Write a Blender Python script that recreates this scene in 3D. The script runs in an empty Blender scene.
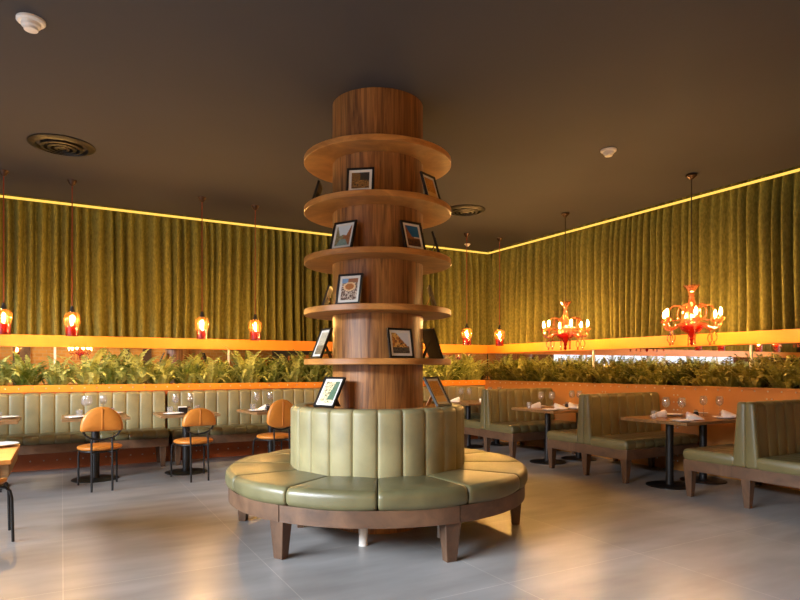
import bpy, math, random
from mathutils import Vector, Matrix
random.seed(7)
PI = math.pi
R_ = math.radians
S = bpy.context.scene
COL = S.collection
H = 1.32                      # eye height
FPX = 600.0                   # focal length in px of an 800 px wide frame
HOR = 368.0                   # horizon row
RA = R_(29.4)                 # the room is turned by this much
U = Vector((math.cos(RA), math.sin(RA)))       # along the left wall, towards the corner
V = Vector((math.sin(RA), -math.cos(RA)))      # along the right wall, away from the corner
C0 = Vector((1.656, 11.475))                   # the room's far corner (ceiling edge)
CEIL = 3.55

def P(r, s, z=0.0):           # r = distance from the right wall, s = distance from the left wall
    p = C0 - U * r + V * s
    return (p.x, p.y, z)
def pix(px, y, h):            # where a thing seen at (px, y) with its foot at height h stands
    d = FPX * (H - h) / (y - HOR)
    return ((px - 400) / FPX * d, d, h)
def lin(c):
    return tuple((x / 12.92 if x <= .04045 else ((x + .055) / 1.055) ** 2.4) for x in (v / 255 for v in c))

# ------------------------------------------------------------------ materials
def new_mat(name):
    m = bpy.data.materials.new(name); m.use_nodes = True
    nt = m.node_tree
    return m, nt, nt.nodes, nt.links
def mat(name, rgb, rough=.5, metal=0, spec=.5, var=.15, scale=6, bump=0, bscale=60, stretch=(1, 1, 1), rgb2=None, coat=0, sheen=0):
    m, nt, N, L = new_mat(name)
    b = N['Principled BSDF']
    c = lin(rgb)
    c2 = lin(rgb2) if rgb2 else tuple(x * (1 - var) for x in c)
    tc = N.new('ShaderNodeTexCoord'); mp = N.new('ShaderNodeMapping')
    mp.inputs['Scale'].default_value = stretch
    L.new(tc.outputs['Object'], mp.inputs['Vector'])
    nz = N.new('ShaderNodeTexNoise'); nz.inputs['Scale'].default_value = scale; nz.inputs['Detail'].default_value = 5
    L.new(mp.outputs['Vector'], nz.inputs['Vector'])
    rp = N.new('ShaderNodeValToRGB')
    rp.color_ramp.elements[0].position = .35; rp.color_ramp.elements[1].position = .65
    rp.color_ramp.elements[0].color = (*c2, 1); rp.color_ramp.elements[1].color = (*c, 1)
    L.new(nz.outputs['Fac'], rp.inputs['Fac']); L.new(rp.outputs['Color'], b.inputs['Base Color'])
    b.inputs['Roughness'].default_value = rough; b.inputs['Metallic'].default_value = metal
    b.inputs['Specular IOR Level'].default_value = spec
    b.inputs['Coat Weight'].default_value = coat; b.inputs['Sheen Weight'].default_value = sheen
    if bump:
        n2 = N.new('ShaderNodeTexNoise'); n2.inputs['Scale'].default_value = bscale; n2.inputs['Detail'].default_value = 3
        L.new(mp.outputs['Vector'], n2.inputs['Vector'])
        bp = N.new('ShaderNodeBump'); bp.inputs['Strength'].default_value = bump; bp.inputs['Distance'].default_value = .01
        L.new(n2.outputs['Fac'], bp.inputs['Height']); L.new(bp.outputs['Normal'], b.inputs['Normal'])
    return m
def glassy(name, tint, body, t=.6, g=.12, rough=.05):
    m, nt, N, L = new_mat(name)
    for n in list(N):
        if n.type == 'BSDF_PRINCIPLED': N.remove(n)
    out = N['Material Output']
    tr = N.new('ShaderNodeBsdfTransparent'); tr.inputs['Color'].default_value = (*lin(tint), 1)
    tl = N.new('ShaderNodeBsdfTranslucent'); tl.inputs['Color'].default_value = (*lin(body), 1)
    df = N.new('ShaderNodeBsdfDiffuse'); df.inputs['Color'].default_value = (*lin(body), 1)
    a1 = N.new('ShaderNodeMixShader'); a1.inputs[0].default_value = .5
    L.new(tl.outputs[0], a1.inputs[1]); L.new(df.outputs[0], a1.inputs[2])
    a2 = N.new('ShaderNodeMixShader'); a2.inputs[0].default_value = t
    L.new(a1.outputs[0], a2.inputs[1]); L.new(tr.outputs[0], a2.inputs[2])
    gl = N.new('ShaderNodeBsdfGlossy'); gl.inputs['Roughness'].default_value = rough
    lw = N.new('ShaderNodeLayerWeight'); lw.inputs['Blend'].default_value = .25
    mr = N.new('ShaderNodeMath'); mr.operation = 'MULTIPLY_ADD'; mr.inputs[1].default_value = .5; mr.inputs[2].default_value = g
    L.new(lw.outputs['Facing'], mr.inputs[0])
    a3 = N.new('ShaderNodeMixShader'); L.new(mr.outputs[0], a3.inputs[0])
    L.new(a2.outputs[0], a3.inputs[1]); L.new(gl.outputs[0], a3.inputs[2])
    L.new(a3.outputs[0], out.inputs['Surface'])
    return m
def emit(name, rgb, strength):
    m, nt, N, L = new_mat(name)
    for n in list(N):
        if n.type == 'BSDF_PRINCIPLED': N.remove(n)
    e = N.new('ShaderNodeEmission'); e.inputs['Color'].default_value = (*rgb, 1); e.inputs['Strength'].default_value = strength
    L.new(e.outputs[0], N['Material Output'].inputs['Surface'])
    return m
def wood(name, dark, light, rough=.4, stretch=(9, 9, .7), planks=0, spec=.4):
    m, nt, N, L = new_mat(name)
    b = N['Principled BSDF']; b.inputs['Roughness'].default_value = rough; b.inputs['Specular IOR Level'].default_value = spec
    tc = N.new('ShaderNodeTexCoord'); mp = N.new('ShaderNodeMapping'); mp.inputs['Scale'].default_value = stretch
    L.new(tc.outputs['Object'], mp.inputs['Vector'])
    n1 = N.new('ShaderNodeTexNoise'); n1.inputs['Scale'].default_value = 1.6; n1.inputs['Detail'].default_value = 8; n1.inputs['Distortion'].default_value = .8
    n1.inputs['Roughness'].default_value = .62
    L.new(mp.outputs['Vector'], n1.inputs['Vector'])
    rp = N.new('ShaderNodeValToRGB'); cr = rp.color_ramp
    cr.elements[0].position = .3; cr.elements[1].position = .72
    cr.elements[0].color = (*lin(dark), 1); cr.elements[1].color = (*lin(light), 1)
    mid = cr.elements.new(.5); mid.color = (*[(a + c) / 2 * .95 for a, c in zip(lin(dark), lin(light))], 1)
    L.new(n1.outputs['Fac'], rp.inputs['Fac'])
    src = rp.outputs['Color']
    if planks:                                   # staves round the shaft: each its own tone
        sp = N.new('ShaderNodeSeparateXYZ'); L.new(tc.outputs['Object'], sp.inputs[0])
        at = N.new('ShaderNodeMath'); at.operation = 'ARCTAN2'; L.new(sp.outputs['Y'], at.inputs[0]); L.new(sp.outputs['X'], at.inputs[1])
        mu = N.new('ShaderNodeMath'); mu.operation = 'MULTIPLY'; mu.inputs[1].default_value = planks / (2 * PI); L.new(at.outputs[0], mu.inputs[0])
        fl = N.new('ShaderNodeMath'); fl.operation = 'FLOOR'; L.new(mu.outputs[0], fl.inputs[0])
        wn = N.new('ShaderNodeTexWhiteNoise'); wn.noise_dimensions = '1D'; L.new(fl.outputs[0], wn.inputs['W'])
        ma = N.new('ShaderNodeMath'); ma.operation = 'MULTIPLY_ADD'; ma.inputs[1].default_value = .36; ma.inputs[2].default_value = .78
        L.new(wn.outputs['Value'], ma.inputs[0])
        mx = N.new('ShaderNodeVectorMath'); mx.operation = 'SCALE'; L.new(src, mx.inputs[0]); L.new(ma.outputs[0], mx.inputs['Scale'])
        src = mx.outputs[0]
    L.new(src, b.inputs['Base Color'])
    bp = N.new('ShaderNodeBump'); bp.inputs['Strength'].default_value = .12; bp.inputs['Distance'].default_value = .005
    L.new(n1.outputs['Fac'], bp.inputs['Height']); L.new(bp.outputs['Normal'], b.inputs['Normal'])
    return m
def brick_mat(name, c1, c2, mortar):
    m, nt, N, L = new_mat(name); b = N['Principled BSDF']; b.inputs['Roughness'].default_value = .85
    tc = N.new('ShaderNodeTexCoord'); mp = N.new('ShaderNodeMapping'); mp.inputs['Rotation'].default_value = (PI / 2, 0, 0)
    sp = N.new('ShaderNodeSeparateXYZ'); cb = N.new('ShaderNodeCombineXYZ'); ad = N.new('ShaderNodeMath')
    L.new(tc.outputs['Object'], sp.inputs[0]); L.new(sp.outputs['X'], ad.inputs[0]); L.new(sp.outputs['Y'], ad.inputs[1])
    L.new(ad.outputs[0], cb.inputs['X']); L.new(sp.outputs['Z'], cb.inputs['Y'])
    t = N.new('ShaderNodeTexBrick'); t.inputs['Scale'].default_value = 2.2
    t.inputs['Color1'].default_value = (*lin(c1), 1); t.inputs['Color2'].default_value = (*lin(c2), 1); t.inputs['Mortar'].default_value = (*lin(mortar), 1)
    t.inputs['Mortar Size'].default_value = .018
    L.new(cb.outputs[0], t.inputs['Vector']); L.new(t.outputs['Color'], b.inputs['Base Color'])
    return m
def floor_mat():
    m, nt, N, L = new_mat('grey_floor_tile'); b = N['Principled BSDF']
    tc = N.new('ShaderNodeTexCoord')
    t = N.new('ShaderNodeTexBrick'); t.offset = .5; t.inputs['Scale'].default_value = 1
    t.inputs['Brick Width'].default_value = 1.19; t.inputs['Row Height'].default_value = 1.19; t.inputs['Mortar Size'].default_value = .0022
    t.offset = 0
    t.inputs['Color1'].default_value = (*lin((160, 159, 158)), 1); t.inputs['Color2'].default_value = (*lin((152, 152, 152)), 1)
    t.inputs['Mortar'].default_value = (*lin((196, 192, 186)), 1)
    mp = N.new('ShaderNodeMapping'); mp.inputs['Location'].default_value = (-.07, .35, 0)
    L.new(tc.outputs['Object'], mp.inputs['Vector']); L.new(mp.outputs[0], t.inputs['Vector'])
    nz = N.new('ShaderNodeTexNoise'); nz.inputs['Scale'].default_value = 1.3; nz.inputs['Detail'].default_value = 7
    m2 = N.new('ShaderNodeMapping'); m2.inputs['Scale'].default_value = (1, 3.2, 1); L.new(tc.outputs['Object'], m2.inputs['Vector']); L.new(m2.outputs[0], nz.inputs['Vector'])
    rp = N.new('ShaderNodeValToRGB'); rp.color_ramp.elements[0].position = .3; rp.color_ramp.elements[1].position = .7
    rp.color_ramp.elements[0].color = (.72, .71, .70, 1); rp.color_ramp.elements[1].color = (1.05, 1.05, 1.05, 1)
    L.new(nz.outputs['Fac'], rp.inputs['Fac'])
    mx = N.new('ShaderNodeMix'); mx.data_type = 'RGBA'; mx.blend_type = 'MULTIPLY'; mx.inputs['Factor'].default_value = 1
    L.new(t.outputs['Color'], mx.inputs['A']); L.new(rp.outputs['Color'], mx.inputs['B'])
    L.new(mx.outputs['Result'], b.inputs['Base Color'])
    ro = N.new('ShaderNodeMath'); ro.operation = 'MULTIPLY_ADD'; ro.inputs[1].default_value = -.14; ro.inputs[2].default_value = .40
    L.new(nz.outputs['Fac'], ro.inputs[0]); L.new(ro.outputs[0], b.inputs['Roughness'])
    b.inputs['Specular IOR Level'].default_value = .55
    return m
def picture_mat():
    m, nt, N, L = new_mat('printed_photo'); b = N['Principled BSDF']; b.inputs['Roughness'].default_value = .3
    a = N.new('ShaderNodeVertexColor'); a.layer_name = 'ink'
    L.new(a.outputs['Color'], b.inputs['Base Color'])
    return m
def leaf_mat(name, dark, light):
    m, nt, N, L = new_mat(name); b = N['Principled BSDF']
    oi = N.new('ShaderNodeObjectInfo'); tc = N.new('ShaderNodeTexCoord')
    nz = N.new('ShaderNodeTexNoise'); nz.inputs['Scale'].default_value = 7; L.new(tc.outputs['Object'], nz.inputs['Vector'])
    ad = N.new('ShaderNodeMath'); ad.operation = 'MULTIPLY_ADD'; ad.inputs[1].default_value = .3; L.new(oi.outputs['Random'], ad.inputs[0]); L.new(nz.outputs['Fac'], ad.inputs[2])
    rp = N.new('ShaderNodeValToRGB'); rp.color_ramp.elements[0].position = .4; rp.color_ramp.elements[1].position = .85
    rp.color_ramp.elements[0].color = (*lin(dark), 1); rp.color_ramp.elements[1].color = (*lin(light), 1)
    L.new(ad.outputs[0], rp.inputs['Fac']); L.new(rp.outputs['Color'], b.inputs['Base Color'])
    b.inputs['Roughness'].default_value = .45
    tl = N.new('ShaderNodeBsdfTranslucent'); L.new(rp.outputs['Color'], tl.inputs['Color'])
    mx = N.new('ShaderNodeMixShader'); mx.inputs[0].default_value = .3
    L.new(b.outputs[0], mx.inputs[1]); L.new(tl.outputs[0], mx.inputs[2]); L.new(mx.outputs[0], N['Material Output'].inputs['Surface'])
    return m
def mirror_mat():
    m, nt, N, L = new_mat('mirror_glass'); b = N['Principled BSDF']
    b.inputs['Base Color'].default_value = (.86, .86, .85, 1); b.inputs['Metallic'].default_value = 1; b.inputs['Roughness'].default_value = .015
    return m

M = {
 'ceiling': mat('charcoal_ceiling_paint', (63, 61, 64), .8, var=.08, scale=.8),
 'floor': floor_mat(),
 'brick': brick_mat('rear_brick', (230, 164, 76), (206, 138, 60), (218, 176, 118)),
 'brick2': brick_mat('facade_brick', (150, 100, 66), (128, 84, 56), (150, 128, 106)),
 'wall': mat('dark_wall_paint', (70, 62, 52), .8),
 'white': mat('white_frame_paint', (225, 222, 214), .5, var=.04),
 'curtain': mat('olive_velvet_curtain', (126, 121, 66), .95, var=.36, scale=44, spec=.1, bump=.1, bscale=180, stretch=(1, 1, .45), sheen=0),
 'orange': mat('orange_lacquer', (238, 146, 48), .42, var=.05, scale=2, spec=.35),
 'panel_shaded': mat('shaded_orange_panel', (164, 84, 40), .5, var=.12, scale=2.5),  # left planter panel, darkened: its shade is put into the colour
 'panel_lit': mat('lit_orange_panel', (178, 118, 54), .5, var=.12, scale=2.5),  # lit copy of the same panel material, for the right planter
 'steel': mat('brushed_rivet_steel', (205, 200, 190), .3, 1, var=.05),
 'soil': mat('dark_soil', (34, 26, 19), .95, var=.4, scale=40, bump=.5),
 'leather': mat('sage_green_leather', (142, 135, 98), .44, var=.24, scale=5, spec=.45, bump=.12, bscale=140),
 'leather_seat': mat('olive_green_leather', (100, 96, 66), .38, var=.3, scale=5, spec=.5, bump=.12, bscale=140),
 'leather_dark': mat('shaded_olive_leather', (104, 97, 64), .38, var=.18, scale=5, spec=.45, bump=.12, bscale=140),  # olive leather darkened to put the booths' shade into the colour
 'walnut': wood('walnut_frame_wood', (70, 52, 40), (110, 83, 62), .42, (3, 3, 3)),
 'column': wood('honey_walnut_veneer', (80, 47, 23), (180, 124, 68), .38, (20, 20, 1.1), planks=17),
 'shelf': wood('honey_shelf_wood', (146, 92, 42), (208, 144, 74), .36, (2.2, 2.2, 9)),
 'top': wood('tabletop_oak', (104, 76, 46), (162, 126, 84), .33, (1.4, 11, 11), spec=.5),
 'top_orange': wood('honey_table_wood', (170, 104, 44), (222, 150, 74), .35, (2, 11, 11)),
 'black': mat('black_powder_coat', (24, 23, 24), .42, .3, var=.1),
 'blackframe': mat('black_picture_frame', (20, 17, 16), .35, var=.1),
 'brownback': mat('brown_frame_back', (58, 34, 22), .6, var=.2),
 'paleframe': mat('pale_silver_frame', (178, 170, 158), .4, .2),
 'matboard': mat('white_mat_board', (232, 228, 218), .7, var=.03),
 'picture': picture_mat(),
 'tan': mat('tan_orange_leather', (196, 120, 44), .42, var=.14, scale=9, spec=.4, bump=.1, bscale=150),
 'porcelain': mat('white_porcelain', (238, 236, 230), .2, var=.02, coat=.3),
 'napkin': mat('white_linen', (240, 236, 228), .85, var=.05, bump=.2, bscale=200),
 'jar_dark': mat('dark_pepper_glass', (40, 36, 34), .18, var=.2),
 'chrome': mat('polished_chrome', (200, 200, 200), .15, 1, var=.05),
 'plastic': mat('white_plastic', (236, 230, 222), .4, var=.03),
 'wrap': mat('white_paper_wrap', (230, 226, 218), .7, var=.12, scale=14, bump=.6, bscale=40),
 'bronze': mat('dark_bronze', (74, 54, 40), .4, .7),
 'cord_red': mat('copper_red_cord', (150, 62, 34), .6),
 'cord_dark': mat('dark_cable', (42, 30, 22), .6),
 'clear': glassy('clear_glass', (252, 252, 252), (245, 245, 245), t=.88, g=.10),
 'amber': glassy('amber_ribbed_glass', (255, 216, 150), (76, 42, 13), t=.84, g=.05, rough=.1),
 'redshade': glassy('red_shade_glass', (236, 70, 34), (112, 28, 15), t=.3, g=.05, rough=.15),
 'redglass': glassy('red_glass', (236, 60, 30), (170, 26, 12), t=.35, g=.07, rough=.12),
 'pinkglass': glassy('coral_glass', (255, 206, 172), (196, 120, 86), t=.74, g=.16, rough=.08),
 'pane': glassy('window_pane', (250, 252, 255), (240, 240, 240), t=.985, g=.01),
 'bulb': emit('warm_bulb', (1.0, .54, .17), 1050),
 'bulb_pendant': emit('pendant_bulb', (1.0, .74, .42), 3300),
 'heading_glow': emit('golden_heading_glow', (1, .58, .09), 1.25),  # glow of the lit curtain heading, imitated by emission
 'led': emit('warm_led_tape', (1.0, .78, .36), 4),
 'fern': leaf_mat('fern_leaf', (92, 116, 40), (214, 220, 136)),
 'fern_olive': leaf_mat('olive_fern_leaf', (58, 68, 22), (160, 156, 72)),  # darker, more olive leaf tones for the right planter
 'mirror': mirror_mat(),
}

# ------------------------------------------------------------------ mesh helpers
class MB:
    def __init__(self): self.v = []; self.f = []
    def add(self, vs, fs):
        o = len(self.v); self.v += [tuple(p) for p in vs]; self.f += [tuple(i + o for i in f) for f in fs]; return self
    def box(self, x0, x1, y0, y1, z0, z1, tb=1.0, off=(0, 0)):
        cx, cy = (x0 + x1) / 2, (y0 + y1) / 2
        vs = []
        for z, k, o in ((z0, tb, off), (z1, 1.0, (0, 0))):
            for x, y in ((x0, y0), (x1, y0), (x1, y1), (x0, y1)):
                vs.append((cx + (x - cx) * k + o[0], cy + (y - cy) * k + o[1], z))
        return self.add(vs, [(3, 2, 1, 0), (4, 5, 6, 7), (0, 1, 5, 4), (1, 2, 6, 5), (2, 3, 7, 6), (3, 0, 4, 7)])
    def lathe(self, prof, n=24, c=(0, 0, 0), rib=None, cap=True):
        vs = []; fs = []
        for (r, z) in prof:
            for k in range(n):
                a = 2 * PI * k / n
                rr = r * (1 + (rib(a, z) if rib else 0))
                vs.append((c[0] + rr * math.cos(a), c[1] + rr * math.sin(a), c[2] + z))
        m = len(prof)
        for i in range(m - 1):
            for k in range(n):
                k2 = (k + 1) % n
                fs.append((i * n + k, i * n + k2, (i + 1) * n + k2, (i + 1) * n + k))
        if cap:
            fs.append(tuple(range(n - 1, -1, -1))); fs.append(tuple((m - 1) * n + k for k in range(n)))
        return self.add(vs, fs)
    def tube(self, path, rad, n=8, closed=False):
        pts = [Vector(p) for p in path]; m = len(pts)
        rads = rad if isinstance(rad, (list, tuple)) else [rad] * m
        vs = []; fs = []; prev = None
        for i, p in enumerate(pts):
            if closed: t = (pts[(i + 1) % m] - pts[i - 1]).normalized()
            else: t = (pts[min(i + 1, m - 1)] - pts[max(i - 1, 0)]).normalized()
            if prev is None:
                a = Vector((0, 0, 1)) if abs(t.z) < .9 else Vector((1, 0, 0))
                nrm = t.cross(a).normalized()
            else:
                nrm = (prev - t * prev.dot(t)).normalized()
            prev = nrm; bn = t.cross(nrm)
            for k in range(n):
                an = 2 * PI * k / n
                vs.append(p + (nrm * math.cos(an) + bn * math.sin(an)) * rads[i])
        rng = m if closed else m - 1
        for i in range(rng):
            j = (i + 1) % m
            for k in range(n):
                k2 = (k + 1) % n
                fs.append((i * n + k, i * n + k2, j * n + k2, j * n + k))
        if not closed:
            fs.append(tuple(range(n - 1, -1, -1))); fs.append(tuple((m - 1) * n + k for k in range(n)))
        return self.add(vs, fs)
    def sweep(self, stations, closed=False):          # stations: lists of points, same count
        n = len(stations[0]); vs = [p for st in stations for p in st]; fs = []; m = len(stations)
        for i in range(m if closed else m - 1):
            j = (i + 1) % m
            for k in range(n):
                k2 = (k + 1) % n
                fs.append((i * n + k, i * n + k2, j * n + k2, j * n + k))
        if not closed:
            fs.append(tuple(range(n - 1, -1, -1))); fs.append(tuple((m - 1) * n + k for k in range(n)))
        return self.add(vs, fs)
    def build(self, name, m, parent=None, bevel=0, smooth=True, ang=40, loc=None, rz=0.0):
        me = bpy.data.meshes.new(name); me.from_pydata(self.v, [], self.f); me.update()
        me.materials.append(M[m] if isinstance(m, str) else m)
        import bmesh
        bm = bmesh.new(); bm.from_mesh(me); bmesh.ops.recalc_face_normals(bm, faces=bm.faces)
        bm.to_mesh(me); bm.free()
        if smooth:
            me.polygons.foreach_set('use_smooth', [True] * len(me.polygons))
            me.set_sharp_from_angle(angle=R_(ang))
        o = bpy.data.objects.new(name, me); COL.objects.link(o)
        if parent: o.parent = parent
        if loc is not None: o.location = loc
        o.rotation_euler = (0, 0, rz)
        if bevel:
            bv = o.modifiers.new('bevel', 'BEVEL'); bv.width = bevel; bv.segments = 2; bv.limit_method = 'ANGLE'; bv.angle_limit = R_(40)
        return o
def rrect(w, h, r, n=4):
    pts = []
    for cx, cy, a0 in ((w / 2 - r, h / 2 - r, 0), (-w / 2 + r, h / 2 - r, PI / 2), (-w / 2 + r, -h / 2 + r, PI), (w / 2 - r, -h / 2 + r, 1.5 * PI)):
        for k in range(n + 1):
            a = a0 + PI / 2 * k / n
            pts.append((cx + r * math.cos(a), cy + r * math.sin(a)))
    return pts
def inset(pts, d, w, h):
    return [(x * (1 - 2 * d / w), y * (1 - 2 * d / h)) for x, y in pts]
def channels(L, n, depth=.016, end=.03):     # (position, inset) along a channelled cushion
    out = [(0, end), (L * .002 + .004, end * .45), (.014, end * .12)]
    w = L / n
    for c in range(n):
        for t in (0, .05, .15, .32, .5, .68, .85, .95):
            x = c * w + t * w
            if x < .02 or x > L - .02: continue
            b = math.sqrt(max(0, 1 - (2 * t - 1) ** 2)) ** .8
            out.append((x, depth * (1 - b)))
    out += [(L - .014, end * .12), (L - L * .002 - .004, end * .45), (L, end)]
    return out
def tag(o, label=None, cat=None, group=None, kind=None):
    if label: o['label'] = label
    if cat: o['category'] = cat
    if group: o['group'] = group
    if kind: o['kind'] = kind
    return o
def thing(name, label, cat, loc=(0, 0, 0), rz=0.0, group=None):
    o = bpy.data.objects.new(name, None); COL.objects.link(o); o.location = loc; o.rotation_euler = (0, 0, rz); o.empty_display_size = .1
    return tag(o, label, cat, group)
def copy_tree(o, parent=None):
    c = o.copy(); COL.objects.link(c)
    if parent: c.parent = parent
    for ch in list(o.children): copy_tree(ch, c)
    return c
def copy_thing(o, label, loc, rz=None, group=None):
    c = copy_tree(o); c.location = loc
    if rz is not None: c.rotation_euler = (0, 0, rz)
    c['label'] = label
    if group: c['group'] = group
    return c
def struct(name, mb, m, **k):
    return tag(mb.build(name, m, loc=P(0, 0), rz=RA, **k), kind='structure')
# room axes: x = -r (right wall at x=0), y = -s (left wall at y=0)
RX, SY = 11.6, 14.4          # room extent

# ------------------------------------------------------------------ setting
struct('floor', MB().box(-RX, .5, -SY, .5, -.1, 0), 'floor', smooth=False)
struct('ceiling', MB().box(-RX, 0, -SY, 0, CEIL, CEIL + .3), 'ceiling', smooth=False)
struct('trim_1', MB().box(-RX, .5, .0, .5, CEIL + .22, CEIL + .3).box(0, .5, -SY, 0, CEIL + .22, CEIL + .3), 'ceiling', smooth=False)
struct('wall_left', MB().box(-RX, .5, .36, .5, 0, CEIL + .22), 'wall', smooth=False)
struct('wall_right', MB().box(.36, .5, -SY, .36, 0, CEIL + .22), 'wall', smooth=False)
struct('wall_rear', MB().box(-RX, .5, -SY - .2, -SY, 0, CEIL + .3), 'brick', smooth=False)
W0, W1, SILL, HEAD = 2.2, 10.4, .35, 3.2
fw = MB().box(-RX - .2, -RX, -SY, -W1, 0, CEIL + .3).box(-RX - .2, -RX, -W0, .5, 0, CEIL + .3)
fw.box(-RX - .2, -RX, -W1, -W0, 0, SILL).box(-RX - .2, -RX, -W1, -W0, HEAD, CEIL + .3)
struct('wall_facade', fw, 'brick2', smooth=False)
struct('trim_2', MB().box(-RX, -RX + .16, -W1 - .1, -W0 + .1, HEAD, HEAD + .2).box(-RX, -RX + .1, -W1 - .05, -W0 + .05, SILL - .06, SILL), 'white', smooth=False)
NW = 5; ww = (W1 - W0) / NW
for k in range(NW):
    a = -W0 - k * ww; b = a - ww
    f = MB().box(-RX - .12, -RX - .04, b, b + .06, SILL, HEAD).box(-RX - .12, -RX - .04, a - .06, a, SILL, HEAD)
    f.box(-RX - .12, -RX - .04, b + .06, a - .06, SILL, SILL + .07).box(-RX - .12, -RX - .04, b + .06, a - .06, HEAD - .07, HEAD).box(-RX - .12, -RX - .02, b + .06, a - .06, 2.08, 2.3)
    w = struct('window_%d' % (k + 1), f, 'white', smooth=False)
    p = MB().box(-RX - .085, -RX - .075, b + .06, a - .06, SILL + .07, HEAD - .07).build('pane', 'pane', smooth=False)
    p.parent = w
# timber posts on the rear brick wall, seen in the left mirror
for r, w_ in ((8.25, .5), (5.05, .2), (4.35, .3)):
    tag(MB().box(-r - w_ / 2, -r + w_ / 2, -SY, -SY + .08, 0, 2.6).build('wall_post', 'walnut', smooth=False, loc=P(0, 0), rz=RA),
        {8.25: 'broad dark timber post on brick wall, left in the mirror', 5.05: 'narrow dark timber post on brick wall seen in the mirror', 4.35: 'dark timber post right of the narrow one in the mirror'}[r], 'post', 'timber posts on the brick wall')

# ------------------------------------------------------------------ curtains
def curtain(name, L, axis, label, x00):
    xs = []; x = x00
    while x < L:
        w = random.choice((.09, .11, .13, .15, .18)); xs.append((x, w, random.choice((.10, .13, .15, .16)), random.uniform(-.025, .025))); x += w
    cols = []
    for (x0, w, A, sh) in xs:
        for t in (0, .02, .07, .15, .26, .38, .5, .6, .68, .73, .76, .88):
            cols.append((x0 + t * w, A * max(0, math.sin(PI * min(1, t / .77))) ** .75, sh))
    zs = [CEIL + .10, CEIL + .03, CEIL - .04, CEIL - .12, CEIL - .3, CEIL - .6, CEIL - 1.0, CEIL - 1.4, CEIL - 1.7, CEIL - 1.93]
    vs = []; fs = []
    for i, z in enumerate(zs):
        q = i / (len(zs) - 1)
        for (cx, d, sh) in cols:
            amp = .6 + .4 * min(1, q * 2.2)
            xx = cx + sh * q + .012 * math.sin(cx * 2.3 + z * 1.7) * q
            dd = .335 - d * amp - .012 * math.sin(cx * 5 + z * 2.1) * q
            vs.append((-xx, dd, z) if axis == 0 else (dd, -xx, z))
    n = len(cols)
    for i in range(len(zs) - 1):
        for k in range(n - 1):
            fs.append((i * n + k, i * n + k + 1, (i + 1) * n + k + 1, (i + 1) * n + k))
    o = MB().add(vs, fs).build(name, 'curtain', ang=180, loc=P(0, 0), rz=RA)
    return tag(o, label, 'curtain')
curtain('pleated_curtain', 11.0, 0, 'long olive green pleated velvet curtain along the left wall', -.33)
curtain('pleated_curtain', 9.5, 1, 'long golden olive pleated velvet curtain along the right wall', -.16)

# LED tape in the ceiling recess
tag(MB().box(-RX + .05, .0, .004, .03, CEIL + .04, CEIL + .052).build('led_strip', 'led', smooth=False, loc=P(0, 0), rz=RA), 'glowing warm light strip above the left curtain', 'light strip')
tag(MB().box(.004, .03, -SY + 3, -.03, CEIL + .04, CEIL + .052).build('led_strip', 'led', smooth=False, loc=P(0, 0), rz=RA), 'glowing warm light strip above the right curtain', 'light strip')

tag(MB().box(-RX + .05, .16, .162, .168, CEIL - .012, CEIL + .02).build('curtain_glow_line', 'heading_glow', smooth=False, loc=P(0, 0), rz=RA), 'thin golden glow imitating the lit top of the left curtain', 'light strip')  # no lamp: emissive line standing in for the lit curtain heading
tag(MB().box(.162, .168, -SY + 3, .155, CEIL - .012, CEIL + .02).build('curtain_glow_line', 'heading_glow', smooth=False, loc=P(0, 0), rz=RA), 'thin golden glow imitating the lit top of the right curtain', 'light strip')
# ------------------------------------------------------------------ mirrors, beams, planters
def mirror(r0, r1, axis, label):
    g = .012
    t = thing('mirror_panel', label, 'mirror', P(0, 0), RA, 'mirror panels behind the ferns')
    a, b = -r1 + g, -r0 - g
    if axis == 0:
        MB().box(a, b, .10, .108, 1.0, 1.62).build('mirror_glass', 'mirror', t, smooth=False)
        MB().box(a - .024, a + .006, .088, .12, 1.0, 1.62).build('edge_strip', 'white', t, smooth=False)
    else:
        MB().box(.10, .108, a, b, 1.0, 1.62).build('mirror_glass', 'mirror', t, smooth=False)
        MB().box(.088, .12, a - .024, a + .006, 1.0, 1.62).build('edge_strip', 'white', t, smooth=False)
for (a, b), n in zip(((-.1, 2.56), (2.56, 4.86), (4.86, 7.16), (7.16, 9.5)), ('beside the room corner', 'behind the wooden column', 'behind the first two chairs from the left', 'at the left edge of the photo')):
    mirror(a, b, 0, 'low wide mirror panel of the left wall, ' + n)
for (a, b), n in zip(((-.1, 2.56), (2.56, 5.0), (5.0, 7.4)), ('beside the room corner', 'behind the nearer chandelier', 'at the right edge of the photo')):
    mirror(a, b, 1, 'low wide mirror panel of the right wall, ' + n)
tag(MB().box(-RX, .12, .04, .17, 1.60, 1.757).build('orange_beam', 'orange', bevel=.006, loc=P(0, 0), rz=RA), 'long orange beam under the left curtain above the mirror', 'beam')
tag(MB().box(.04, .17, -11.5, .04, 1.60, 1.757).build('orange_beam', 'orange', bevel=.006, loc=P(0, 0), rz=RA), 'long orange beam under the right curtain above the mirror', 'beam')
def rivet_mesh(axis, pts):
    m = MB()
    for (x0, y0, z0) in pts:
        n = 8; vs = []
        for (r, d) in [(.0105, 0), (.009, .004), (.0055, .007), (.0008, .008)]:
            for k in range(n):
                an = 2 * PI * k / n; x, zz = r * math.cos(an), r * math.sin(an)
                vs.append((x0 + x, y0 - d, z0 + zz) if axis == 0 else (x0 - d, y0 + x, z0 + zz))
        m.add(vs, [(i * n + k, i * n + (k + 1) % n, (i + 1) * n + (k + 1) % n, (i + 1) * n + k) for i in range(3) for k in range(n)])
    return m
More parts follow.
